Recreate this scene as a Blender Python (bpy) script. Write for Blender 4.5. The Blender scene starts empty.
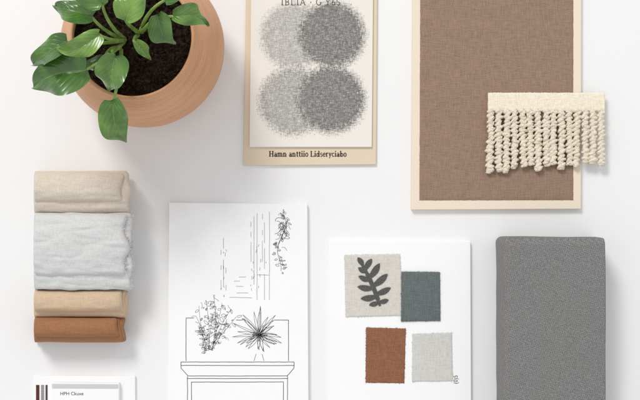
import bpy, bmesh, math, random
from mathutils import Vector, noise, Matrix

H = 1200.0
MM = 0.001
scene = bpy.context.scene
COL = scene.collection

def PH(x, y, h=0.0):
    s = (H - h) / H
    return Vector(((x - 320) * s * MM, (200 - y) * s * MM, h * MM))

def lin(r, g, b, k=1.0):
    def f(v):
        v /= 255.0
        return (v / 12.92 if v <= 0.04045 else ((v + 0.055) / 1.055) ** 2.4) * k
    return (f(r), f(g), f(b), 1.0)

# ---------------------------------------------------------------- objects
def add(name, mesh, mat=None, parent=None, smooth=False):
    mesh.name = name
    o = bpy.data.objects.new(name, mesh)
    COL.objects.link(o)
    if mat: 
        o.data.materials.append(mat)
    if smooth:
        for p in mesh.polygons: p.use_smooth = True
    if parent:
        o.parent = parent
        o.matrix_parent_inverse = Matrix.Translation(-parent.location)
    return o

def tag(o, label, category, group=None):
    o["label"] = label
    o["category"] = category
    if group: o["group"] = group

def thing(name, loc, label, category, group=None):
    e = bpy.data.objects.new(name, None)
    e.empty_display_size = 0.02
    e.location = loc
    COL.objects.link(e)
    tag(e, label, category, group)
    return e

def from_data(name, vs, fs):
    m = bpy.data.meshes.new(name)
    m.from_pydata([tuple(v) for v in vs], [], fs)
    m.update()
    return m

def board(name, quad, z0, t, mat, parent=None, bev=0.6, wob=0.0):
    top = [PH(x, y, z0 + t) for x, y in quad]
    bot = [Vector((v.x, v.y, z0 * MM)) for v in top]
    bm = bmesh.new()
    tv = [bm.verts.new(v) for v in top]
    bv = [bm.verts.new(v) for v in bot]
    bm.faces.new(tv[::-1]); bm.faces.new(bv)
    for i in range(4):
        j = (i + 1) % 4
        bm.faces.new((tv[i], tv[j], bv[j], bv[i]))
    bmesh.ops.recalc_face_normals(bm, faces=bm.faces)
    if bev > 0:
        bmesh.ops.bevel(bm, geom=list(bm.edges), offset=bev * MM, segments=3, profile=0.5, affect='EDGES')
    m = bpy.data.meshes.new(name); bm.to_mesh(m); bm.free()
    return add(name, m, mat, parent)

def cloth_patch(name, quad, z0, t, mat, parent=None, fray=0.5, seed=0, n=60, threads=0):
    rnd = random.Random(seed)
    vs, fs = [], []
    c = [PH(x, y, z0 + t) for x, y in quad]
    for j in range(n + 1):
        for i in range(n + 1):
            u, v = i / n, j / n
            p = c[0] * (1 - u) * (1 - v) + c[1] * u * (1 - v) + c[2] * u * v + c[3] * (1 - u) * v
            if i in (0, n): p.x += rnd.uniform(-fray, fray) * MM
            if j in (0, n): p.y += rnd.uniform(-fray, fray) * MM
            edge = i in (0, n) or j in (0, n)
            p.z = (z0 + (0.0 if edge else t + 0.25 * noise.noise(p * 60 + Vector((seed, 0, 0))))) * MM
            vs.append(p)
    for j in range(n):
        for i in range(n):
            a = j * (n + 1) + i
            fs.append((a + n + 1, a + n + 2, a + 1, a))
    for q in range(threads):
        k = rnd.randrange(4); A_, B_ = c[k], c[(k + 1) % 4]
        p = A_.lerp(B_, rnd.random()); o_ = (B_ - A_).normalized(); o_ = Vector((o_.y, -o_.x, 0)) * -1
        out = (p - (c[0] + c[1] + c[2] + c[3]) / 4).normalized()
        if o_.dot(out) < 0: o_ = -o_
        L = rnd.uniform(.3, .9) * MM; an = rnd.uniform(-.5, .5)
        dd = Matrix.Rotation(an, 3, 'Z') @ o_
        p.z = (z0 + t * .5) * MM
        tube_geo(vs, fs, [p - dd * .3 * MM, p + dd * L * .5, p + dd * L], 0.12 * MM, 4)
    return add(name, from_data(name, vs, fs), mat, parent, True)

def slab_geo(vs, fs, x0, x1, y0, y1, z0, z1, r, res, amp, freq, seed, fn=None, flatL=False, flatR=False):
    """rounded soft box (world mm) with noise displaced surface"""
    L = (x1 - x0, y1 - y0, z1 - z0)
    n = [max(4, int(l / (res if a < 2 else min(res, 1.2)))) for a, l in enumerate(L)]
    idx = {}
    xl = x0 if flatL else x0 + r[0]; xh = x1 if flatR else x1 - r[0]
    def vert(i, j, k):
        key = (i, j, k)
        if key in idx: return idx[key]
        p = Vector((x0 + L[0] * i / n[0], y0 + L[1] * j / n[1], z0 + L[2] * k / n[2]))
        q = Vector((min(max(p.x, xl), xh), min(max(p.y, y0 + r[1]), y1 - r[1]), min(max(p.z, z0 + r[2]), z1 - r[2])))
        d = p - q
        dn = Vector((d.x / r[0], d.y / r[1], d.z / r[2]))
        if dn.length > 1e-6:
            m = max(abs(dn.x), abs(dn.y), abs(dn.z))
            dn = dn.normalized() * m
            p = q + Vector((dn.x * r[0], dn.y * r[1], dn.z * r[2]))
            nn = dn.normalized()
        else:
            nn = Vector((0, 0, 1)) if k == n[2] else Vector((0, 0, 0))
        pf = Vector((p.x * freq[0], p.y * freq[1], p.z * freq[2]))
        f = noise.noise(pf + Vector((seed * 7.3, seed, 0)))
        f2 = noise.noise(pf * 3.1 + Vector((seed * 2.3, seed, 5)))
        p = p + nn * amp * (f + 0.4 * f2)
        if fn: p = fn(p, nn)
        p.z = max(p.z, 0.05)
        idx[key] = len(vs); vs.append(p * MM)
        return idx[key]
    def quad(a, b, c, d): fs.append((a, b, c, d))
    for i in range(n[0]):
        for j in range(n[1]):
            quad(vert(i, j, n[2]), vert(i + 1, j, n[2]), vert(i + 1, j + 1, n[2]), vert(i, j + 1, n[2]))
            quad(vert(i, j, 0), vert(i, j + 1, 0), vert(i + 1, j + 1, 0), vert(i + 1, j, 0))
    for i in range(n[0]):
        for k in range(n[2]):
            quad(vert(i, 0, k), vert(i + 1, 0, k), vert(i + 1, 0, k + 1), vert(i, 0, k + 1))
            quad(vert(i, n[1], k), vert(i, n[1], k + 1), vert(i + 1, n[1], k + 1), vert(i + 1, n[1], k))
    for j in range(n[1]):
        for k in range(n[2]):
            quad(vert(0, j, k), vert(0, j, k + 1), vert(0, j + 1, k + 1), vert(0, j + 1, k))
            quad(vert(n[0], j, k), vert(n[0], j + 1, k), vert(n[0], j + 1, k + 1), vert(n[0], j, k + 1))

def tube_geo(vs, fs, pts, rad, seg=8):
    base = len(vs); n = len(pts)
    for i, p in enumerate(pts):
        a = pts[max(0, i - 1)]; b = pts[min(n - 1, i + 1)]
        t = (b - a).normalized()
        up = Vector((0, 0, 1)) if abs(t.z) < 0.9 else Vector((1, 0, 0))
        s = t.cross(up).normalized(); u = s.cross(t)
        r = rad(i / (n - 1)) if callable(rad) else rad
        for k in range(seg):
            an = 2 * math.pi * k / seg
            vs.append(p + s * math.cos(an) * r + u * math.sin(an) * r)
    for i in range(n - 1):
        for k in range(seg):
            a = base + i * seg + k; b = base + i * seg + (k + 1) % seg
            fs.append((a, b, b + seg, a + seg))
    fs.append(tuple(base + k for k in range(seg))[::-1])
    fs.append(tuple(base + (n - 1) * seg + k for k in range(seg)))

def ball_geo(vs, fs, c, r, rnd, ax, seg=10, rings=7):
    b = len(vs)
    sc = Vector((rnd.uniform(1.1, 1.45), rnd.uniform(.6, .8), rnd.uniform(.8, 1.0)))
    R = Matrix.Rotation(ax + rnd.uniform(-.5, .5), 3, 'Z')
    off = rnd.uniform(0, 90)
    for i in range(rings + 1):
        th = math.pi * i / rings
        for k in range(seg):
            ph = 2 * math.pi * k / seg
            d = Vector((math.sin(th) * math.cos(ph), math.sin(th) * math.sin(ph), math.cos(th)))
            rr = r * (1 + 0.45 * noise.noise(d * 1.8 + Vector((off, 0, 0))))
            vs.append((c + R @ Vector((d.x * sc.x, d.y * sc.y, d.z * sc.z)) * rr) * MM)
    for i in range(rings):
        for k in range(seg):
            a = b + i * seg + k; e = b + i * seg + (k + 1) % seg
            fs.append((a, a + seg, e + seg, e))

class Ink:
    def __init__(s, h): s.vs = []; s.fs = []; s.h = h
    def line(s, pts, w=0.6, taper=False):
        P = [PH(x, y, s.h) for x, y in pts]
        n = len(P); b = len(s.vs)
        for i, p in enumerate(P):
            t = P[min(n - 1, i + 1)] - P[max(0, i - 1)]
            if t.length < 1e-9: t = Vector((1, 0, 0))
            t.normalize(); nn = Vector((-t.y, t.x, 0))
            ww = w * (1 - 0.8 * i / (n - 1)) if taper else w
            s.vs += [p + nn * ww * MM / 2, p - nn * ww * MM / 2]
        for i in range(n - 1):
            a = b + 2 * i
            s.fs.append((a, a + 1, a + 3, a + 2))
    def poly(s, pts):
        b = len(s.vs); s.vs += [PH(x, y, s.h) for x, y in pts]
        s.fs.append(tuple(range(b, len(s.vs))))
    def wline(s, a, b, w=0.6, j=0.25, seed=0, gap=0.0):
        rnd = random.Random(int(a[0] * 7 + a[1] * 13 + seed))
        L = math.hypot(b[0] - a[0], b[1] - a[1]); n = max(2, int(L / 5))
        pts = []
        for i in range(n + 1):
            u = i / n
            pts.append((a[0] + (b[0] - a[0]) * u + rnd.uniform(-j, j), a[1] + (b[1] - a[1]) * u + rnd.uniform(-j, j)))
        if gap > 0:
            run = []
            for p in pts:
                run.append(p)
                if rnd.random() < gap:
                    if len(run) > 1: s.line(run, w)
                    run = []
            if len(run) > 1: s.line(run, w)
        else: s.line(pts, w)
    def make(s, name, mat, parent): return add(name, from_data(name, s.vs, s.fs), mat, parent)

# ------------- small serif letter set drawn as strokes (x-height 1, capitals 1.45)
def arc(cx, cy, rx, ry, a0, a1, n=12):
    return [(cx + rx * math.cos(math.radians(a0 + (a1 - a0) * i / n)), cy + ry * math.sin(math.radians(a0 + (a1 - a0) * i / n))) for i in range(n + 1)]
def letters(B, T):
    def sf(x, y, h=.3): 
        return (T, [(x - h, y + (T / 2 if y < .5 else -T / 2)), (x + h, y + (T / 2 if y < .5 else -T / 2))])
    def st(x, a, b): return (B, [(x, a), (x, b)])
    hl = lambda x, y: (T, [(x - .3, y - T / 2), (x, y - T / 2)])
    D = {}
    D['H'] = (1.6, [st(.3, 0, 1.45), st(1.2, 0, 1.45), sf(.3, 0), sf(.3, 1.45), sf(1.2, 0), sf(1.2, 1.45), (T, [(.3, .75), (1.2, .75)])])
    D['a'] = (1.05, [(B * .8, arc(.4, .3, .26, .25, 0, 360)), st(.72, 0, .7), (T * 1.3, arc(.44, .68, .28, .27, 0, 150)), (T, [(.72, .05), (.98, .05)])])
    D['m'] = (1.8, [st(.25, 0, 1), st(.83, 0, .7), st(1.41, 0, .7), sf(.25, 0), sf(.83, 0, .2), sf(1.41, 0), hl(.25, 1), (T * 1.5, arc(.54, .68, .29, .27, 180, 0)), (T * 1.5, arc(1.12, .68, .29, .27, 180, 0))])
    D['n'] = (1.25, [st(.25, 0, 1), st(.85, 0, .7), sf(.25, 0), sf(.85, 0), hl(.25, 1), (T * 1.5, arc(.55, .68, .3, .27, 180, 0))])
    D['t'] = (.78, [st(.32, .15, 1.3), (T, [(.02, .95), (.68, .95)]), (T * 1.4, arc(.5, .2, .18, .15, 180, 320))])
    D['i'] = (.64, [st(.29, 0, 1), sf(.29, 0), hl(.29, 1), (B * 1.1, [(.29, 1.22), (.29, 1.48)])])
    D['l'] = (.64, [st(.29, 0, 1.5), sf(.29, 0), hl(.29, 1.5)])
    D['o'] = (1.05, [(B * .8, arc(.5, .5, .36, .44, 0, 360, 18))])
    D['L'] = (1.25, [st(.3, 0, 1.45), sf(.3, 0), sf(.3, 1.45), (T, [(.3, .05), (1.1, .05)]), (T, [(1.1, 0), (1.12, .4)])])
    D['d'] = (1.18, [(B * .8, arc(.45, .46, .32, .4, 0, 360, 18)), st(.82, 0, 1.5), hl(.82, 1.5), (T, [(.82, .05), (1.1, .05)])])
    D['b'] = (1.12, [(B * .8, arc(.6, .46, .32, .4, 0, 360, 18)), st(.25, 0, 1.5), hl(.25, 1.5)])
    D['s'] = (.82, [(B * .65, arc(.4, .73, .24, .22, 30, 270, 10) + arc(.4, .27, .26, .23, 90, -150, 10))])
    D['e'] = (.98, [(B * .75, arc(.48, .5, .34, .43, 0, 320, 16)), (T, [(.14, .52), (.82, .52)])])
    D['c'] = (.92, [(B * .75, arc(.48, .5, .34, .43, 45, 320, 16))])
    D['r'] = (.86, [st(.27, 0, 1), sf(.27, 0), hl(.27, 1), (T * 1.8, arc(.52, .68, .25, .24, 180, 50))])
    D['y'] = (1.02, [(B * .9, [(.2, 1), (.52, .15)]), (T * 1.2, [(.85, 1), (.5, .1), (.35, -.3), (.15, -.35)]), sf(.2, 1, .24), sf(.85, 1, .2)])
    D['I'] = (.7, [st(.3, 0, 1.45), sf(.3, 0), sf(.3, 1.45)])
    D['B'] = (1.25, [st(.3, 0, 1.45), (T, [(.08, 1.4), (.6, 1.4)]), (T, [(.08, .05), (.6, .05)]), (B * .9, arc(.6, 1.08, .32, .32, 90, -90)), (B * .9, arc(.6, .4, .4, .36, 90, -90)), (T, [(.3, .76), (.6, .76)])])
    D['A'] = (1.4, [(T, [(.15, 0), (.66, 1.45)]), (B, [(.66, 1.45), (1.2, 0)]), sf(.15, 0, .18), sf(1.2, 0, .2), (T, [(.33, .5), (1, .5)])])
    D['G'] = (1.4, [(B * .9, arc(.7, .72, .52, .7, 45, 330, 18)), (B * .8, [(1.17, .1), (1.17, .65)]), sf(1.17, .66, .2)])
    D['Y'] = (1.3, [(B, [(.15, 1.45), (.62, .7), (.62, 0)]), (T, [(1.1, 1.45), (.62, .7)]), sf(.15, 1.45, .2), sf(1.1, 1.45, .18), sf(.62, 0)])
    D['6'] = (1.0, [(B * .8, arc(.47, .42, .32, .38, 0, 360, 16)), (B * .7, [(.15, .45), (.25, 1.0), (.75, 1.45)])])
    D['S'] = (1.05, [(B * .8, arc(.5, 1.07, .32, .34, 30, 270, 12) + arc(.5, .37, .36, .36, 90, -150, 12))])
    D['\u00b7'] = (.6, [(B * 1.3, [(.3, .55), (.3, .8)])])
    return D
def serif_text(name, body, x, y, h, s, mat, parent, B=.27, T=.1, sx=1.0, sp=0.0):
    K = Ink(h); D = letters(B, T); cx = 0
    for ch in body:
        if ch == ' ': cx += .6 + sp; continue
        adv, strokes = D[ch]
        for w, pts in strokes:
            K.line([(x + (cx + a) * s * sx, y - b * s) for a, b in pts], w * s)
        cx += adv + sp
    return K.make(name, mat, parent)

def text(name, body, x, y, h, size, mat, parent, bold=0.0, rot=0.0, sx=1.0, sp=1.0, align='LEFT'):
    c = bpy.data.curves.new(name, 'FONT'); c.body = body; c.size = size * MM * (H - h) / H
    c.offset = bold * MM; c.space_character = sp; c.align_x = align
    o = bpy.data.objects.new(name, c); COL.objects.link(o)
    dg = bpy.context.evaluated_depsgraph_get()
    m = bpy.data.meshes.new_from_object(o.evaluated_get(dg))
    bpy.data.objects.remove(o)
    p = PH(x, y, h)
    m.transform(Matrix.Translation(p) @ Matrix.Rotation(rot, 4, 'Z') @ Matrix.Diagonal((sx, 1, 1, 1)))
    m.materials.clear()
    return add(name, m, mat, parent)

# ---------------------------------------------------------------- materials
class G:
    def __init__(s, name, rough=0.8, spec=0.3):
        s.m = bpy.data.materials.new(name); s.m.use_nodes = True
        s.t = s.m.node_tree; s.b = s.t.nodes['Principled BSDF']
        s.b.inputs['Roughness'].default_value = rough
        s.b.inputs['Specular IOR Level'].default_value = spec
        tc = s.t.nodes.new('ShaderNodeTexCoord'); mp = s.t.nodes.new('ShaderNodeVectorMath'); mp.operation = 'SCALE'
        mp.inputs['Scale'].default_value = 1000.0
        s.t.links.new(tc.outputs['Object'], mp.inputs[0]); s.co = mp.outputs[0]
    def L(s, a, sock):
        if isinstance(a, (int, float)): sock.default_value = a
        elif isinstance(a, (tuple, list)): sock.default_value = a
        else: s.t.links.new(a, sock)
    def math(s, op, a, b=0.0, c=0.0, clamp=False):
        n = s.t.nodes.new('ShaderNodeMath'); n.operation = op; n.use_clamp = clamp
        s.L(a, n.inputs[0]); s.L(b, n.inputs[1]); s.L(c, n.inputs[2]); return n.outputs[0]
    def map(s, scale, rot=0.0, loc=(0, 0, 0)):
        n = s.t.nodes.new('ShaderNodeMapping'); n.inputs['Scale'].default_value = scale
        n.inputs['Rotation'].default_value = (0, 0, rot); n.inputs['Location'].default_value = loc
        s.t.links.new(s.co, n.inputs['Vector']); return n.outputs[0]
    def noise(s, scale, rot=0.0, detail=2.0, loc=(0, 0, 0), rough=0.5):
        n = s.t.nodes.new('ShaderNodeTexNoise'); n.inputs['Scale'].default_value = 1.0
        n.inputs['Detail'].default_value = detail; n.inputs['Roughness'].default_value = rough
        s.t.links.new(s.map(scale, rot, loc), n.inputs['Vector']); return n.outputs['Fac']
    def xyz(s):
        n = s.t.nodes.new('ShaderNodeSeparateXYZ'); s.t.links.new(s.co, n.inputs[0]); return n.outputs
    def ramp(s, f, stops):
        n = s.t.nodes.new('ShaderNodeValToRGB'); e = n.color_ramp.elements
        while len(e) < len(stops): e.new(0.5)
        for k, (p, c) in enumerate(stops): e[k].position = p; e[k].color = c
        s.L(f, n.inputs[0]); return n.outputs[0]
    def mix(s, f, a, b, mode='MIX'):
        n = s.t.nodes.new('ShaderNodeMix'); n.data_type = 'RGBA'; n.blend_type = mode
        s.L(f, n.inputs[0]); s.L(a, n.inputs[6]); s.L(b, n.inputs[7]); return n.outputs[2]
    def col(s, c): s.L(c, s.b.inputs['Base Color']); return s
    def bump(s, h, dist=0.3, strength=1.0):
        n = s.t.nodes.new('ShaderNodeBump'); n.inputs['Distance'].default_value = dist * MM
        n.inputs['Strength'].default_value = strength; s.L(h, n.inputs['Height'])
        s.t.links.new(n.outputs[0], s.b.inputs['Normal']); return s
    def sheen(s, w): s.b.inputs['Sheen Weight'].default_value = w; return s

def paper(name, c, amp=0.015, rough=0.75):
    g = G(name, rough, 0.25)
    n = g.noise((0.6, 0.6, 0.6), detail=4)
    d = tuple(v * (1 - amp * 2) for v in c[:3]) + (1,)
    big = g.noise((0.02, 0.02, 0.02), detail=2)
    f = g.math('MULTIPLY_ADD', n, 0.6, g.math('MULTIPLY', big, 0.4))
    g.col(g.ramp(f, [(0.35, d), (0.65, c)])); g.bump(n, 0.05, 0.5)
    return g.m

def fabric(name, c, contrast=0.35, th=0.6, slub=0.06, bump=0.5, rot=0.0, weave=0.035, sheen=0.1, big_=0.08, fine_=0.35, det=2.5, thr=1.0):
    g = G(name, 0.92, 0.15)
    a = g.noise((slub, th, th), rot, det)
    b = g.noise((th, slub, th), rot, det, loc=(11, 5, 3))
    x, y, z = g.xyz()
    w1 = g.math('SINE', g.math('MULTIPLY', x, 2 * math.pi * 0.42))
    w2 = g.math('SINE', g.math('MULTIPLY', y, 2 * math.pi * 0.42))
    w = g.math('MULTIPLY', w1, w2)
    fine = g.noise((1.1, 1.1, 1.1), rot, 3)
    s = g.math('ADD', g.math('SUBTRACT', a, .5), g.math('SUBTRACT', b, .5))
    s = g.math('MULTIPLY_ADD', s, 0.5 * thr, 0.5)
    s = g.math('MULTIPLY_ADD', w, weave, s)
    s = g.math('MULTIPLY_ADD', g.math('SUBTRACT', fine, 0.5), fine_, s)
    big = g.noise((0.015, 0.015, 0.015), 0, 2)
    s = g.math('MULTIPLY_ADD', g.math('SUBTRACT', big, 0.5), big_, s)
    dk = tuple(v * (1 - contrast) for v in c[:3]) + (1,)
    lt = tuple(min(0.95, v * (1 + contrast * 0.8)) for v in c[:3]) + (1,)
    g.col(g.ramp(s, [(0.34, dk), (0.5, c), (0.66, lt)])); g.bump(s, bump, 0.9); g.sheen(sheen)
    return g.m

def ink(name, c): 
    g = G(name, 0.85, 0.1)
    n = g.noise((0.8, 0.8, 0.8), detail=3)
    g.col(g.ramp(n, [(0.3, c), (0.75, tuple(min(1, v * 1.5 + 0.03) for v in c[:3]) + (1,))]))
    return g.m

# ================================================================ table
g = G("white_tabletop_paint", 0.45, 0.35)
n1 = g.noise((0.004, 0.004, 0.004), detail=3); n2 = g.noise((0.25, 0.25, 0.25), detail=4)
g.col(g.mix(g.math('MULTIPLY', n2, 0.25), g.ramp(n1, [(0.3, (0.85, 0.85, 0.85, 1)), (0.7, (0.87, 0.87, 0.87, 1))]), (0.83, 0.83, 0.83, 1)))
g.bump(n2, 0.04, 0.3)
m = from_data("table", [(-.9, -.7, 0), (.9, -.7, 0), (.9, .7, 0), (-.9, .7, 0), (-.9, -.7, -.03), (.9, -.7, -.03), (.9, .7, -.03), (-.9, .7, -.03)],
    [(0, 1, 2, 3), (4, 7, 6, 5), (0, 4, 5, 1), (1, 5, 6, 2), (2, 6, 7, 3), (3, 7, 4, 0)])
tab = add("table_surface", m, g.m); tab["kind"] = "structure"

# ================================================================ potted plant
pc = Vector(((145 - 320) / 1.045 * MM, (200 - 48) / 1.045 * MM, 0))
plant = thing("potted_plant", pc, "round peach tan clay pot with a leafy green houseplant", "potted plant")
g = G("peach_clay", 0.5, 0.4)
ring = g.noise((0.02, 0.02, 1.3), detail=3)
gr = g.noise((0.5, 0.5, 1.2), detail=4)
big = g.noise((0.02, 0.02, 0.03), detail=2)
f = g.math('ADD', g.math('MULTIPLY', ring, 0.5), g.math('ADD', g.math('MULTIPLY', gr, 0.25), g.math('MULTIPLY', big, 0.25)))
g.col(g.ramp(f, [(0.33, lin(186, 132, 92)), (0.5, lin(206, 153, 113)), (0.68, lin(222, 172, 134))]))
g.bump(f, 0.5, 0.6)
clay = g.m
prof = [(0, 0.5), (38, 0.3), (44, 1), (55, 10), (67, 26), (74, 42), (76.5, 58), (75.5, 76), (71.5, 94), (65.5, 110), (60, 121), (57, 127), (56.2, 130), (55.2, 131.8), (53.8, 132), (52.8, 130.6), (52.6, 127), (53.4, 122), (54, 118), (53, 110), (0, 110)]
def catmull(P, sub):
    out = []
    for i in range(len(P) - 1):
        p0 = P[max(0, i - 1)]; p1 = P[i]; p2 = P[i + 1]; p3 = P[min(len(P) - 1, i + 2)]
        for k in range(sub):
            t = k / sub
            out.append(tuple(0.5 * ((2 * b) + (-a + c) * t + (2 * a - 5 * b + 4 * c - d) * t * t + (-a + 3 * b - 3 * c + d) * t ** 3) for a, b, c, d in zip(p0, p1, p2, p3)))
    out.append(P[-1]); return out
pr = prof[:3] + catmull(prof[3:-1], 5)[0:] + [prof[-1]]
vs, fs = [], []; N = 144
for (r, h) in pr:
    for k in range(N):
        a = 2 * math.pi * k / N
        rr = max(r, 0.01)
        vs.append(pc + Vector((math.cos(a) * rr, math.sin(a) * rr, h)) * MM)
for i in range(len(pr) - 1):
    for k in range(N):
        a = i * N + k; b = i * N + (k + 1) % N
        fs.append((a, b, b + N, a + N))
add("pot", from_data("pot", vs, fs), clay, plant, True)
# soil
g = G("dark_soil", 0.95, 0.1)
n1 = g.noise((0.35, 0.35, 0.35), detail=6, rough=0.7)
g.col(g.ramp(n1, [(0.3, (0.008, 0.005, 0.004, 1)), (0.55, (0.035, 0.021, 0.014, 1)), (0.75, (0.12, 0.074, 0.047, 1))])); g.bump(n1, 2.0, 1.0)
vs, fs = [], []
NR, NA = 26, 90
SZ = 118
for i in range(NR + 1):
    for k in range(NA):
        a = 2 * math.pi * k / NA; r = 53.6 * i / NR
        p = Vector((math.cos(a) * r, math.sin(a) * r, 0))
        hgt = SZ + 3.0 * noise.noise(p * 0.12) + 2.0 * noise.noise(p * 0.4) + (1 - (r / 58) ** 2) * 3
        vs.append(pc + Vector((p.x, p.y, hgt)) * MM)
for i in range(NR):
    for k in range(NA):
        a = i * NA + k; b = i * NA + (k + 1) % NA
        fs.append((a, a + NA, b + NA, b))
rnd = random.Random(4)
for q in range(900):
    a = rnd.uniform(0, 6.283); r = 51 * math.sqrt(rnd.random()); s = rnd.uniform(0.6, 2.6)
    c = Vector((math.cos(a) * r, math.sin(a) * r, SZ + 1.5 + (1 - (r / 58) ** 2) * 3 + rnd.uniform(0, 1)))
    b = len(vs)
    for k in range(6):
        d = [(1, 0, 0), (-1, 0, 0), (0, 1, 0), (0, -1, 0), (0, 0, 1), (0, 0, -1)][k]
        dd = Vector(d) * s * rnd.uniform(0.6, 1.2) + Vector((rnd.uniform(-.3, .3), rnd.uniform(-.3, .3), rnd.uniform(-.3, .3))) * s
        vs.append(pc + (c + dd) * MM)
    for t in [(0, 2, 4), (2, 1, 4), (1, 3, 4), (3, 0, 4), (2, 0, 5), (1, 2, 5), (3, 1, 5), (0, 3, 5)]:
        fs.append(tuple(b + i for i in t))
add("soil", from_data("soil", vs, fs), g.m, plant)

# leaves
g = G("leaf_green", 0.26, 0.6)
at = g.t.nodes.new('ShaderNodeAttribute'); at.attribute_name = 'luv'
sp = g.t.nodes.new('ShaderNodeSeparateXYZ'); g.t.links.new(at.outputs['Vector'], sp.inputs[0])
U, V, T = sp.outputs
av = g.math('ABSOLUTE', V)
mid = g.math('SUBTRACT', 1.0, g.math('MULTIPLY', av, 16.0), clamp=True)
ph = g.math('SUBTRACT', g.math('MULTIPLY', U, 7.0), g.math('MULTIPLY', g.math('POWER', av, 1.4), 3.0))
sv = g.math('POWER', g.math('ABSOLUTE', g.math('SINE', g.math('MULTIPLY', ph, math.pi))), 0.4)
vein = g.math('SUBTRACT', 1.0, sv, clamp=True)
nz = g.noise((0.07, 0.07, 0.07), detail=3)
tf = g.math('MULTIPLY_ADD', g.math('SUBTRACT', nz, 0.5), 1.0, T)
basec = g.ramp(tf, [(0.0, (0.016, 0.062, 0.007, 1)), (0.5, (0.068, 0.175, 0.020, 1)), (1.0, (0.21, 0.37, 0.06, 1))])
c2 = g.mix(g.math('MULTIPLY', vein, 0.12), basec, (0.18, 0.32, 0.09, 1))
c3 = g.mix(g.math('MULTIPLY', mid, 0.5), c2, (0.26, 0.40, 0.11, 1))
g.col(c3)
g.bump(g.math('ADD', g.math('MULTIPLY', sv, 0.5), g.math('MULTIPLY', mid, -0.6)), 1.0, 0.7)
g.b.inputs['Coat Weight'].default_value = 0.4
g.b.inputs['Coat Roughness'].default_value = 0.2
leafmat = g.m
g = G("stem_green", 0.4, 0.4)
nz = g.noise((0.1, 0.1, 0.1), detail=2)
g.col(g.ramp(nz, [(0.3, (0.15, 0.27, 0.04, 1)), (0.7, (0.34, 0.47, 0.14, 1))])); stemmat = g.m

lv, lf, lu = [], [], []
sv_, sf_ = [], []
def leaf(bx, by, bh, tx, ty, th_, w, arch=6, fold=0.25, tint=0.4, side=0.0, crown=None, wave=2.0, bend=None, sag=14):
    P0 = PH(bx, by, bh); P1 = PH(tx, ty, th_)
    nL, nW = 28, 14
    d = P1 - P0; L = d.length
    t = d.normalized(); s = t.cross(Vector((0, 0, 1))).normalized(); u = s.cross(t)
    s = (s * math.cos(side) + u * math.sin(side)); u = s.cross(t)
    rs = random.Random(bx * 31 + by)
    bend = (rs.uniform(-0.14, 0.14) if bend is None else bend) * L
    b = len(lv)
    for i in range(nL + 1):
        a = i / nL
        prof = (math.sin(math.pi * a ** 0.66)) ** 0.8 if 0 < a < 1 else 0
        prof *= (1 - 0.3 * a)
        hw = w * MM / 2 * prof * 1.12
        cpt = P0 + d * a + u * (arch * 1.5 * MM * math.sin(math.pi * a * 0.9)) + s * bend * math.sin(math.pi * a)
        tw = 0.6 * math.sin(a * 2.6 + bx) * .8
        for j in range(nW + 1):
            v = -1 + 2 * j / nW
            lift = fold * abs(v) * hw * 2.0 - 0.8 * fold * v * v * hw * 1.6 + tw * v * hw
            wv = wave * 1.4 * MM * abs(v) ** 2 * math.sin(a * 10 + (2 if v > 0 else 0) + bx)
            back = -abs(v) ** 2 * 0.12 * L * (1 - a) ** 2 * (1 if a > 0 else 0)
            lv.append(cpt + s * v * hw + u * (lift + wv) + t * back)
            lu.append((a, v, tint))
    for i in range(nL):
        for j in range(nW):
            q = b + i * (nW + 1) + j
            lf.append((q, q + 1, q + nW + 2, q + nW + 1))
    C = crown
    mid1 = C * 0.5 + P0 * 0.5 + Vector((0, 0, sag * MM)) + s * 7 * MM * rs.choice([-1, 1])
    pts = []
    for i in range(17):
        a = i / 16
        pts.append(C * (1 - a) ** 2 + mid1 * 2 * a * (1 - a) + (P0 + t * 1.5 * MM) * a * a)
    tube_geo(sv_, sf_, pts, lambda q: (2.0 - 0.8 * q) * MM, 8)
A = PH(126, 40, 118); B = PH(140, 34, 118); C_ = PH(121, 48, 118)
leaf(86, 70, 165, 35, 87, 143, 37, 7, 0.3, 0.32, 0.15, A, bend=0.08)
leaf(67, 41, 172, 35, 65, 150, 23, 6, 0.35, 0.35, -0.1, A)
leaf(100, 34, 190, 57, 47, 176, 20, 6, 0.35, 0.9, 0.3, A, bend=-0.12)
leaf(92, 16, 180, 56, 6, 165, 20, 6, 0.3, 0.45, 0.1, A)
leaf(103, 4, 193, 78, -20, 178, 21, 6, 0.3, 0.55, 0.0, A)
leaf(125, 20, 200, 148, -12, 190, 27, 7, 0.3, 0.75, 0.25, B)
leaf(158, 14, 185, 176, 43, 170, 20, 6, 0.35, 0.45, -0.25, B, bend=0.1)
leaf(174, 16, 175, 207, 27, 157, 18, 5, 0.3, 0.6, 0.2, B, bend=-0.1)
leaf(166, 0, 180, 196, -16, 165, 19, 5, 0.3, 0.35, 0.0, B)
leaf(115, 55, 175, 111, 89, 157, 27, 7, 0.3, 0.65, 0.1, C_)
leaf(113, 99, 158, 127, 141, 128, 25, 6, 0.35, 0.5, -0.15, C_, bend=0.06)
leaf(105, 60, 150, 84, 66, 145, 13, 4, 0.35, 0.15, 0.0, C_)
leaf(136, 42, 150, 150, 60, 142, 10, 4, 0.4, 0.8, 0.2, B)
lm = from_data("foliage", lv, lf)
at = lm.attributes.new('luv', 'FLOAT_VECTOR', 'POINT')
for i, q in enumerate(lu): at.data[i].vector = q
fo = add("foliage", lm, leafmat, plant, True)
so = add("stem", from_data("stem", sv_, sf_), stemmat, plant, True)

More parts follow.
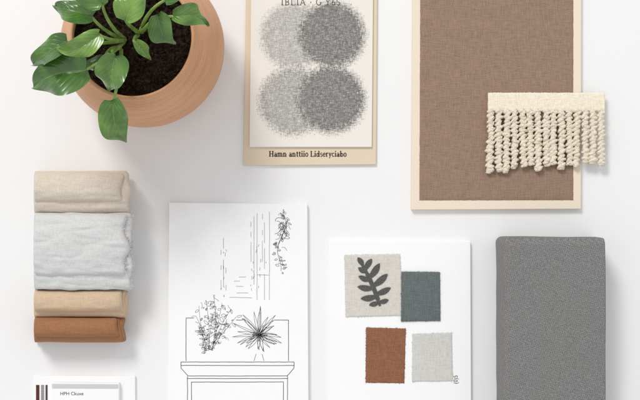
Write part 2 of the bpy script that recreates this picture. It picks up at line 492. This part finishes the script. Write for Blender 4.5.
# ================================================================ dotted print sample board
cream = paper("beige_board", lin(224, 206, 182))
zb = 3.5
sb = thing("sample_board", PH(310, 60, 0), "beige board with cream sheet printed with four grey circles", "sample board")
board("backing_board", [(246.5, -50), (377.5, -50), (376.0, 164.5), (243.5, 165.5)], 0, zb, cream, sb, 0.5)
g = G("print_sheet_paper", 0.8, 0.2)
x, y, z = g.xyz()
zt = zb + 2.6
paperc = lin(236, 231, 223)
hs = g.noise((0.22, 0.95, 1), detail=2, rough=0.6)
vs1 = g.noise((0.95, 0.22, 1), detail=2, rough=0.6, loc=(3, 9, 1))
fz = g.noise((1.2, 1.2, 1), detail=2, loc=(1, 4, 1))
sc = g.math('ADD', g.math('ADD', g.math('MULTIPLY', hs, 0.42), g.math('MULTIPLY', vs1, 0.36)), g.math('MULTIPLY', fz, 0.22))
def circ(px, py, r, edge):
    c = PH(px, py, zt) / MM
    dx = g.math('SUBTRACT', x, c.x); dy = g.math('SUBTRACT', y, c.y)
    d = g.math('SQRT', g.math('ADD', g.math('MULTIPLY', dx, dx), g.math('MULTIPLY', dy, dy)))
    d = g.math('MULTIPLY_ADD', g.math('SUBTRACT', sc, 0.5), 32.0, d)
    return g.math('DIVIDE', g.math('SUBTRACT', r, d), edge, clamp=True)
dkc = g.ramp(sc, [(0.37, lin(100, 98, 96)), (0.5, lin(132, 130, 127)), (0.63, lin(180, 177, 172))])
ltc = g.ramp(sc, [(0.37, lin(158, 155, 151)), (0.5, lin(186, 183, 178)), (0.63, lin(220, 217, 211))])
mdc = g.ramp(sc, [(0.37, lin(144, 141, 137)), (0.5, lin(174, 171, 166)), (0.63, lin(214, 211, 205))])
base = g.ramp(g.noise((0.5, 0.5, 0.5), detail=4), [(0.3, lin(232, 227, 218)), (0.7, paperc)])
c = base
for (px, py, r, k_) in [(293.5, 36, 36, 0), (293, 101, 37.5, 2), (332, 35, 36.5, 1), (331.5, 99.5, 37, 1)]:
    mk = circ(px, py, r, 8.0)
    c = g.mix(mk, c, [ltc, dkc, mdc][k_], 'MIX' if k_ != 1 else 'DARKEN')
g.col(c); g.bump(sc, 0.08, 0.5)
board("print_sheet", [(251.5, -50), (373.5, -50), (371.8, 147.0), (249.5, 147.0)], zb, 2.6, g.m, sb, 0.35)
dark_ink = ink("dark_ink", lin(66, 62, 58))
serif_text("lettering", "Hamn anttiio Lidseryciabo", 269, 156.7, zb + 0.15, 3.9, ink("brown_black_ink", lin(56, 45, 38)), sb, .28, .14, 0.81)
serif_text("heading", "IBLIA \u00b7 G Y6S", 281, 5.2, zt + 0.15, 4.3, dark_ink, sb, .17, .12, 1.0, 0.12)

# ================================================================ brown fabric board
fb = thing("fabric_board", PH(496, 90, 0), "cream mounting board faced with brown woven fabric", "fabric board")
board("mounting_board", [(413.0, -60), (581.5, -60), (581.0, 209.0), (411.2, 209.8)], 0, 6, paper("cream_board", lin(236, 221, 201)), fb, 0.6)
brown = fabric("brown_weave", lin(149, 124, 107), 0.30, 0.9, 0.10, 0.3, weave=0.07, sheen=0.02, big_=0.0, fine_=0.22, det=1.0, thr=0.55)
cloth_patch("fabric_panel", [(420.5, -55), (573.5, -55), (573.5, 200.3), (419.4, 200.5)], 6.05, 0.7, brown, fb, 0.15, 3, 120)

# ================================================================ fringe trim
fr = thing("fringe_trim", PH(546, 100, 6.8), "cream woven trim with nubby cord tassels on brown fabric", "fringe trim")
ecru = fabric("ecru_tape", lin(238, 227, 208), 0.14, 0.9, 0.14, 0.5)
vs, fs = [], []
a = PH(488, 111.5, 10); b = PH(605, 92.5, 10)
slab_geo(vs, fs, a.x / MM, b.x / MM, a.y / MM, b.y / MM, 6.6, 10, (1.4, 1.4, 1.6), 1.0, 0.25, (0.15, 0.3, 0.1), 3, flatR=True)
rnd = random.Random(5)
for q in range(60):
    x_ = rnd.uniform(a.x, b.x) / MM; y_ = b.y / MM
    p0 = Vector((x_, y_ - .6, 8.5)); an = rnd.uniform(-.6, .6); L = rnd.uniform(.6, 1.6)
    tube_geo(vs, fs, [(p0 + Vector((math.sin(an) * L * t, L * t, 0))) * MM for t in (0, .5, 1)], 0.15 * MM, 4)
add("tape_band", from_data("tape_band", vs, fs), ecru, fr, True)
g = G("cord_yarn", 0.95, 0.1)
n1 = g.noise((1.0, 1.0, 1.0), detail=4); 
g.col(g.ramp(n1, [(0.3, lin(230, 213, 187)), (0.6, lin(248, 238, 220))])); g.bump(n1, 1.2, 1.0); g.sheen(0.1)
yarn = g.m
rnd = random.Random(8)
nc = 15
for q in range(nc):
    vs, fs = [], []
    x0 = 491.0 + q * (600.8 - 491.0) / (nc - 1) + rnd.uniform(-.3, .3)
    ln = 60 - 9 * (q / nc) + rnd.uniform(-7, 3)
    if q == 0: ln = 60
    pA = PH(x0, 110, 11) / MM
    dr = rnd.uniform(-1.0, 1.0) - (0.8 if q == 0 else 0)
    core = []
    def path(u):
        return Vector((pA.x + dr * u * u + 0.9 * noise.noise(Vector((q * 3.1, u * 3.5, 0))), pA.y - u * ln, 10.2 + 0.8 * noise.noise(Vector((q * 1.7, u * 4, 9)))))
    for i in range(30): core.append(path(i / 29) * MM)
    tube_geo(vs, fs, core, 2.6 * MM, 8)
    yy = 1.0; k = 0
    while yy < ln + 1.0:
        c = path(min(1, yy / ln))
        sd = 1 if k % 2 else -1
        R = rnd.uniform(2.4, 3.1)
        c = c + Vector((sd * rnd.uniform(.7, 1.5), rnd.uniform(-.6, .6), rnd.uniform(0, 1.0)))
        c.z = max(c.z, 7.2 + R)
        ball_geo(vs, fs, c, R, rnd, 0.45)
        if rnd.random() < 0.25:
            ball_geo(vs, fs, c + Vector((-sd * 1.2, rnd.uniform(-1, 1), 1.2)), 1.8, rnd, -0.4)
        yy += rnd.uniform(1.9, 2.7); k += 1
    e = path(1.0)
    for _ in range(3):
        ball_geo(vs, fs, e + Vector((rnd.uniform(-1.4, 1.4), rnd.uniform(-1.8, -.2), rnd.uniform(-.3, .8))), 2.3, rnd, 0.2)
    add("tassel", from_data("tassel", vs, fs), yarn, fr, True)

# ================================================================ drawing board
db = thing("drawing_board", PH(238, 305, 0), "white board with ink line drawing of console and plants", "drawing board")
wh = paper("white_board", lin(247, 247, 247), 0.012)
board("board_panel", [(169.0, 202.5), (307.3, 204.0), (308.8, 450), (167.0, 450)], 0, 6, wh, db, 0.5)
I = Ink(6.15); F = Ink(6.15)
rnd = random.Random(12)
for (xx, y0, y1, gp) in [(221, 250, 290, .5), (223.5, 238, 297, .25), (226, 262, 296, .5), (251, 222, 262, .5), (254, 216, 290, .15), (257, 213, 300, .05), (262.5, 214, 262, .2), (264.5, 217, 300, .1), (269.5, 212, 300, .05)]:
    F.wline((xx, y0), (xx, y1), 0.42, 0.15, 1, gp)
for (a_, b_, gp) in [((224, 297), (252, 298), .1), ((226, 293), (248, 293), .45), ((232, 277), (246, 277), .45), ((234, 281), (246, 281), .5), ((257, 275), (269, 275), 0), ((236, 286), (250, 287), .5)]:
    F.wline(a_, b_, 0.42, 0.2, 2, gp)
for k in range(26):
    x0 = rnd.choice([222, 224, 252, 255, 260, 266]) + rnd.uniform(-2, 2); y0 = rnd.uniform(240, 296)
    F.line([(x0, y0), (x0 + rnd.uniform(-1, 1), y0 + rnd.uniform(1, 4))], 0.5)
def blob(I, cx, cy, r, ang, w=0.45, asp=0.5, leafy=False):
    pts = []
    for k in range(11):
        t = 2 * math.pi * k / 10
        px = math.cos(t) * r; py = math.sin(t) * r * asp
        if leafy: py *= abs(math.sin(t / 2)) ** .5
        pts.append((cx + px * math.cos(ang) - py * math.sin(ang), cy + px * math.sin(ang) + py * math.cos(ang)))
    I.line(pts, w)
def squig(I, x, y, L, w=0.4, cur=1.3, n=7):
    a = rnd.uniform(0, 6.28); p = [(x, y)]; c_ = rnd.uniform(-cur, cur)
    for _ in range(n):
        c_ += rnd.uniform(-.6, .6) * cur; a += c_ * .6
        p.append((p[-1][0] + math.cos(a) * L / n, p[-1][1] + math.sin(a) * L / n))
    I.line(p, w)
vine = [(284 - 6 * (i / 23) + 3.0 * math.sin(i / 23 * 8), 215 + 56 * (i / 23)) for i in range(24)]
I.line(vine, 0.38)
for i in range(24):
    px, py = vine[i]
    for k in range(2 if i < 13 else 1):
        if rnd.random() < .15: continue
        an = rnd.uniform(0, 6.28); r = rnd.uniform(1.2, 2.6) * (1.15 if i < 13 else 0.8); of = rnd.uniform(1.5, 3.0)
        blob(I, px + math.cos(an) * r * of, py + math.sin(an) * r * 1.5, r, an, 0.36, rnd.uniform(.3, .6), True)
    squig(I, px + rnd.uniform(-4, 4), py + rnd.uniform(-2, 2), 7, 0.34, 1.6)
for k in range(8):
    an = rnd.uniform(-2.8, 0.2); x0, y0 = 281 + rnd.uniform(-6, 4), 222 + rnd.uniform(-3, 8)
    I.line([(x0 + 9 * t * math.cos(an + t * 1.8), y0 + 8 * t * math.sin(an + t * 1.8)) for t in [0, .2, .4, .6, .8, 1]], 0.42)
for a_, b_ in [((186, 318), (186, 361)), ((186, 318), (194, 318)), ((236, 320), (243, 320)), ((274, 320), (288.5, 320)), ((288.5, 320), (288.5, 361)),
               ((181, 362), (294, 362)), ((181, 365.5), (294, 365.5)), ((181, 362), (181, 368)), ((294, 362), (294, 368)), ((181, 368), (188, 376)), ((294, 368), (287, 376)),
               ((188, 376), (287, 376)), ((187, 378.5), (288, 378.5)), ((187.5, 376), (187.5, 440)), ((287.5, 376), (287.5, 440)), ((191.5, 382), (191.5, 440)), ((283.5, 382), (283.5, 440)), ((191.5, 382), (283.5, 382))]:
    I.wline(a_, b_, 0.58, 0.14, 3)
# loose wiry foliage
stems = [(199, 306), (206, 300), (214, 298), (222, 303), (231, 309), (196, 316), (236, 317), (227, 319), (198, 326), (214, 312)]
for (hx, hy) in stems:
    bx_, by_ = 208 + rnd.uniform(-4, 5), 350
    mx, my = (hx + bx_) / 2 + rnd.uniform(-5, 5), (hy + by_) / 2
    pts = [((1 - t) ** 2 * bx_ + 2 * t * (1 - t) * mx + t * t * hx, (1 - t) ** 2 * by_ + 2 * t * (1 - t) * my + t * t * hy) for t in [i / 12 for i in range(13)]]
    I.line([p for p in pts if rnd.random() < .93], 0.28)
    for i in range(3, 13):
        px, py = pts[i]
        for _ in range(rnd.choice([0, 1, 1, 2])):
            an = rnd.uniform(0, 6.28); r = rnd.uniform(1.1, 2.8)
            if rnd.random() < .6: blob(I, px + math.cos(an) * r * 1.4, py + math.sin(an) * r * 1.3, r, an, 0.31, rnd.uniform(.3, .75), True)
            else: squig(I, px, py, rnd.uniform(4, 10), 0.31, 2.0)
for k in range(26):
    squig(I, 212 + rnd.uniform(-15, 18), 322 + rnd.uniform(-20, 24), rnd.uniform(5, 11), 0.3, 2.2)
for k in range(14):
    blob(I, 207 + rnd.uniform(-9, 11), 347 + rnd.uniform(-7, 6), rnd.uniform(1.3, 2.8), rnd.uniform(0, 3), 0.32, .5, True)
# spiky tuft with narrow pointed blades
def blade(an, L, w, cv, r0):
    cx, cy = 259.5, 334.5
    ca, sa = math.cos(an), math.sin(an)
    lft, rgt = [], []
    n = 8
    for i in range(n + 1):
        t = i / n
        hw = w * math.sin(math.pi * (0.12 + .88 * t)) if t < 1 else 0
        cc = cv * t * t
        for lst, sg in ((lft, 1), (rgt, -1)):
            lx, ly = r0 + t * L, cc + sg * hw
            lst.append((cx + lx * ca - ly * sa, cy + lx * sa + ly * ca))
    I.line(lft + rgt[::-1], 0.34)
for k in range(30):
    an = 2 * math.pi * k / 30 + rnd.uniform(-.12, .12)
    blade(an, rnd.uniform(15, 26) * (1 if math.sin(an) < .5 else .85), rnd.uniform(.8, 1.35), rnd.uniform(-4, 4), rnd.uniform(-1, 3))
for k in range(10):
    an = 2 * math.pi * k / 10 + rnd.uniform(-.3, .3)
    blade(an, rnd.uniform(7, 12), rnd.uniform(.7, 1.1), rnd.uniform(-2, 2), rnd.uniform(-1, 1))
I.line([(254, 361), (256, 354)], 0.4); I.line([(264, 361), (262, 354)], 0.4)
I.make("line_drawing", ink("drawing_ink", lin(72, 72, 74)), db)
F.make("faint_line_drawing", ink("pale_drawing_ink", lin(140, 140, 142)), db)

# ================================================================ swatch card
sc_ = thing("swatch_card", PH(400, 330, 0), "white card with four fabric swatches and a leaf print", "swatch card")
board("card_panel", [(328.5, 240.5), (470.5, 241.5), (471.5, 450), (327.5, 450)], 0, 5, wh, sc_, 0.5)
s1 = cloth_patch("fabric_swatch", [(344.5, 255), (400.5, 254), (403, 316), (345.5, 317.5)], 5.1, 0.7, fabric("greige_linen", lin(210, 206, 198), 0.12, 1.0, 0.14, 0.3), sc_, 0.2, 11, threads=90)
s1["label"] = "pale greige linen swatch with dark leaf print"
s2 = cloth_patch("fabric_swatch", [(401.5, 271.5), (440, 272), (440.5, 321), (401, 321.5)], 6.1, 0.7, fabric("slate_weave", lin(103, 110, 110), 0.26, 1.0, 0.12, 0.35, weave=.07, det=1.5, thr=.8), sc_, 0.2, 12, threads=70)
s2["label"] = "slate green grey woven swatch"
s3 = cloth_patch("fabric_swatch", [(366, 327.5), (406, 328.5), (404.5, 383.5), (365.5, 383)], 5.1, 0.7, fabric("rust_weave", lin(142, 98, 73), 0.26, 1.0, 0.12, 0.35, weave=.07, det=1.5, thr=.8), sc_, 0.2, 13, threads=70)
s3["label"] = "rust brown woven swatch"
s4 = cloth_patch("fabric_swatch", [(412.5, 334), (452, 332.5), (453, 381.5), (412, 382)], 5.1, 0.7, fabric("grey_linen", lin(206, 204, 199), 0.12, 1.0, 0.14, 0.3), sc_, 0.2, 14, threads=70)
s4["label"] = "light grey linen swatch"
P = Ink(6.35)
def spline(p0, p1, p2, n=14):
    return [(p0[0] * (1 - t) ** 2 + p1[0] * 2 * t * (1 - t) + p2[0] * t * t, p0[1] * (1 - t) ** 2 + p1[1] * 2 * t * (1 - t) + p2[1] * t * t) for t in [i / n for i in range(n + 1)]]
st = spline((380, 306), (374, 286), (363, 266), 20)
P.line(st[:5], 2.4)
P.h += .01; P.line(st[3:17], 4.4); P.h += .01; P.line(st[15:], 3.4)
def lobe(b, ang, L, w, cv=0.0):
    """tapered cut-out lobe: narrow root, full middle, blunt tip, slightly curved"""
    lft, rgt = [], []
    n = 16
    for k in range(n + 1):
        t = k / n
        hw = w * (0.45 + 0.55 * math.sin(math.pi * min(1, t * 1.05) ** 1.15)) * (math.sqrt(max(0, 1 - ((t - .72) / .28) ** 2)) if t > .72 else 1)
        cc = cv * t * t
        for lst, sg in ((lft, 1), (rgt, -1)):
            lx, ly = t * L, cc + sg * hw
            lst.append((b[0] + lx * math.cos(ang) - ly * math.sin(ang), b[1] + lx * math.sin(ang) + ly * math.cos(ang)))
    P.poly(lft + rgt[::-1])
R = math.radians
for (i, ang, L, w, cv) in [(20, -112, 10, 2.7, -1.5), (18, -66, 13, 2.9, 1.5), (17, -165, 9, 2.5, 2), (14, -46, 18, 3.3, -2.5), (13, -176, 12, 2.8, 3), (10, -30, 19, 3.4, -3), (9, 172, 16, 3.1, 3.5), (6, -12, 16, 3.1, -3), (5, 158, 16, 3.2, 3.5), (2, 0, 10, 2.5, -2), (2, 150, 10, 2.6, 2)]:
    P.h += 0.012
    lobe(st[i], R(ang), L, w, cv)
P.make("leaf_print", ink("leaf_print_ink", lin(76, 77, 75)), sc_)
text("lettering", "(0)5", 457.6, 384, 5.15, 6.0, dark_ink, sc_, 0.02, math.radians(90), 0.9)

# ================================================================ grey cushion
g = G("grey_pebble_weave", 0.9, 0.2)
x, y, z = g.xyz()
wob = g.noise((0.25, 0.25, 0.25), detail=2)
K = 2 * math.pi / 2.5
def lincomb(a, b, c):
    s_ = g.math('ADD', g.math('MULTIPLY', x, a * K), g.math('MULTIPLY', y, b * K))
    s_ = g.math('ADD', s_, g.math('MULTIPLY', z, c * K))
    return g.math('MULTIPLY_ADD', wob, 5.0, s_)
pa = g.math('SINE', lincomb(0.87, 0.5, 0.6)); pb = g.math('SINE', lincomb(-0.45, 0.89, 0.3))
w_ = g.math('MULTIPLY', pa, pb)
nf = g.noise((0.9, 0.9, 0.9), detail=3)
f = g.math('MULTIPLY_ADD', w_, 0.12, g.math('MULTIPLY_ADD', g.math('SUBTRACT', nf, .5), 0.55, 0.5))
g.col(g.ramp(f, [(0.33, lin(100, 99, 99)), (0.5, lin(123, 122, 121)), (0.67, lin(148, 147, 145))])); g.bump(f, 0.6, 0.8); g.sheen(0.05)
vs, fs = [], []
x0 = (495 - 320); y1 = (200 - 236.5)
xr = (605 - 320) * (H - 48) / H
def puff(p, n):
    d = min(p.x - x0, y1 - p.y)
    if p.z > 30: p.z += 2.5 * (1 - math.exp(-max(d, 0) / 22)) - 2.0
    return p
slab_geo(vs, fs, x0, xr, -290, y1, 0, 50, (6, 6, 8), 1.2, 1.3, (0.014, 0.014, 0.02), 2, puff, flatR=True)
cu = add("upholstered_cushion", from_data("upholstered_cushion", vs, fs), g.m, None, True)
tag(cu, "thick mid grey pebble textured cushion lying on white table", "cushion")

# ================================================================ folded fabrics
def bundle(ya, yb, xe, spec, mat, label, seed, amp=0.8, fr=(0.02, 0.06, 0.05), fray=0, sag=6.0, crease=1.3):
    """spec: list of folds (z0, z1, dx, dya, dyb); each fold is round at its closed end"""
    vs, fs = [], []
    rnd = random.Random(seed)
    nl = len(spec); H1 = spec[-1][1]
    for k, (z0, z1, dx, da, db_) in enumerate(spec):
        th = z1 - z0
        A = PH(34, ya + da, z1) / MM; Bp = PH(xe + dx, yb + db_, z1) / MM
        wy = abs(A.y - Bp.y)
        lvl = z1 / H1
        def fn(p, n, k=k, xe_=Bp.x, ye=Bp.y, wy=wy, lvl=lvl):
            t = max(0, (p.x - (xe_ - 34)) / 34)
            p.x += 5.0 * noise.noise(Vector((p.y * .055, seed + k * 5, 0))) * t
            v = (p.y - ye) / wy * 2 - 1
            p.z -= lvl * sag * abs(v) ** 2.6 + lvl * 4.0 * t ** 2.5
            # creases that run along the fold and fan out at its closed end
            cr = noise.noise(Vector((p.x * .022, p.y * .13 + p.x * .01, seed)))
            p.z += crease * lvl * (1.0 - 2.2 * max(0, .25 - abs(cr)))
            p.z += 0.8 * noise.noise(Vector((p.x * .05, p.y * .2, seed + 3))) * lvl * (0.5 + t)
            return p
        slab_geo(vs, fs, A.x, Bp.x, Bp.y, A.y, z0, z1, (th * .5, min(wy * .42, th * .55), th * .5), 1.3, amp, fr, seed + k * 3, fn, flatL=True)
        if fray and k >= nl - 3:
            for q in range(fray):
                yy = rnd.uniform(Bp.y + 2, A.y - 2); z = z0 + rnd.uniform(.2, .7) * th - 3
                an = rnd.uniform(-.8, .8); L = rnd.uniform(1.5, 4.0)
                p0 = Vector((Bp.x - 1.5, yy, z))
                p0.x += 5.0 * noise.noise(Vector((p0.y * .055, seed + k * 5, 0)))
                pts = [(p0 + Vector((math.cos(an + .5 * t) * L * t, math.sin(an + .5 * t) * L * t, -t * 1.0))) * MM for t in (0, .35, .7, 1)]
                tube_geo(vs, fs, pts, 0.24 * MM, 4)
    o = add("folded_fabric", from_data("folded_fabric", vs, fs), mat, None, True)
    tag(o, label, "folded fabric", "folded fabrics lined up in a row")
    return o
bundle(171, 214.5, 126.5, [(.1, 10, -1, 1, -.5), (9, 18, 1.5, .5, 0), (17, 25, -2, 1, -1), (24, 31, 1.5, 0, 0), (30, 37, -1, .6, -2), (36, 42, 1.0, 1, -1), (41, 49, -5.5, 1.5, -12)],
       fabric("cream_linen", lin(212, 201, 186), 0.11, 1.0, 0.12, 0.3), "cream linen cloth folded beside pale grey cloth", 1)
bundle(212.5, 291, 130, [(.1, 11, -1, 1, -.5), (10, 21, 1.5, .5, 0), (20, 28, -2, 1, -1), (27, 34, 1.5, 0, 0), (33, 41, -1.5, .5, -1), (40, 46, 0.5, 0, -1), (45, 53, -4.5, 1.5, -15)],
       fabric("pale_grey_linen", lin(209, 209, 208), 0.09, 0.8, 0.14, 0.5), "pale grey crinkled cloth with frayed edge between cream and beige", 21, 1.6, (0.03, 0.06, 0.05), 120, crease=1.8)
bundle(290, 318.5, 125.5, [(.1, 10, -2, 1, -.5), (9, 19, 1.0, .5, 0), (18, 25, -1.5, 0, -.3), (24, 31, 1.5, 0, -.3), (30, 36, -1.0, .4, -.8), (35, 43, -5, 1, -6)],
       fabric("beige_linen", lin(206, 181, 153), 0.11, 1.0, 0.12, 0.3), "tan beige cloth folded beside rust brown cloth", 41, sag=5, crease=.9)
bundle(317.5, 343, 121.5, [(.1, 10, -2, 1, -.5), (9, 17, 1.5, .5, 0), (16, 23, -1, 0, -.3), (22, 29, 1.2, 0, -.3), (28, 33, -1, .3, -.6), (32, 39.5, -4.5, .6, -5)],
       fabric("rust_linen", lin(160, 113, 80), 0.14, 1.0, 0.12, 0.3), "rust brown cloth folded beside tan beige cloth", 61, sag=5, crease=.9)

# ================================================================ booklet
bk = thing("sample_booklet", PH(85, 410, 0), "white sample booklet with label block and striped swatches", "booklet")
board("booklet_cover", [(34, 375.5), (135, 376), (135.5, 440), (34, 440)], 0, 4, wh, bk, 0.4)
board("label_block", [(51, 382.5), (119, 383), (119, 440), (51, 440)], 4, 7, paper("block_white", lin(247, 247, 247)), bk, 0.6)
board("block_edge", [(52, 384), (118, 384.4), (118, 388.5), (52, 388.2)], 11.02, 0.5, paper("pale_grey_band", lin(205, 206, 207)), bk, 0.1)
text("lettering", "HPH Ckuxe", 60, 395.2, 11.15, 4.8, dark_ink, bk, 0.02)
for (xa, xb, cc) in [(36, 39.3, (92, 52, 48)), (41, 44, (150, 146, 146)), (45.5, 47.5, (84, 70, 70))]:
    board("colour_stripe", [(xa, 385), (xb, 385), (xb, 440), (xa, 440)], 4.02, 0.4, fabric("stripe_cloth", lin(*cc), 0.2), bk, 0.1)

# ================================================================ light, world, camera
w = bpy.data.worlds.new("World"); scene.world = w; w.use_nodes = True
w.node_tree.nodes['Background'].inputs[0].default_value = (0.98, 0.988, 1.0, 1)
w.node_tree.nodes['Background'].inputs[1].default_value = 0.735
def area(name, loc, tgt, size, power, col):
    l = bpy.data.lights.new(name, 'AREA'); l.shape = 'RECTANGLE'; l.size = size[0]; l.size_y = size[1]; l.energy = power; l.color = col
    o = bpy.data.objects.new(name, l); COL.objects.link(o); o.location = loc
    o.rotation_euler = (Vector(tgt) - Vector(loc)).to_track_quat('-Z', 'Y').to_euler()
area("window_light", (-1.4, 2.7, 3.1), (0, 0, 0), (1.1, 1.1), 97, (1.0, 0.985, 0.965))

cam = bpy.data.cameras.new("camera"); co = bpy.data.objects.new("camera", cam); COL.objects.link(co)
co.location = (0, 0, H * MM); cam.sensor_width = 36; cam.lens = 36 * H / 640
cam.clip_start = 0.01; cam.clip_end = 100
scene.camera = co
scene.view_settings.view_transform = 'Standard'
scene.view_settings.look = 'None'
scene.view_settings.exposure = 0
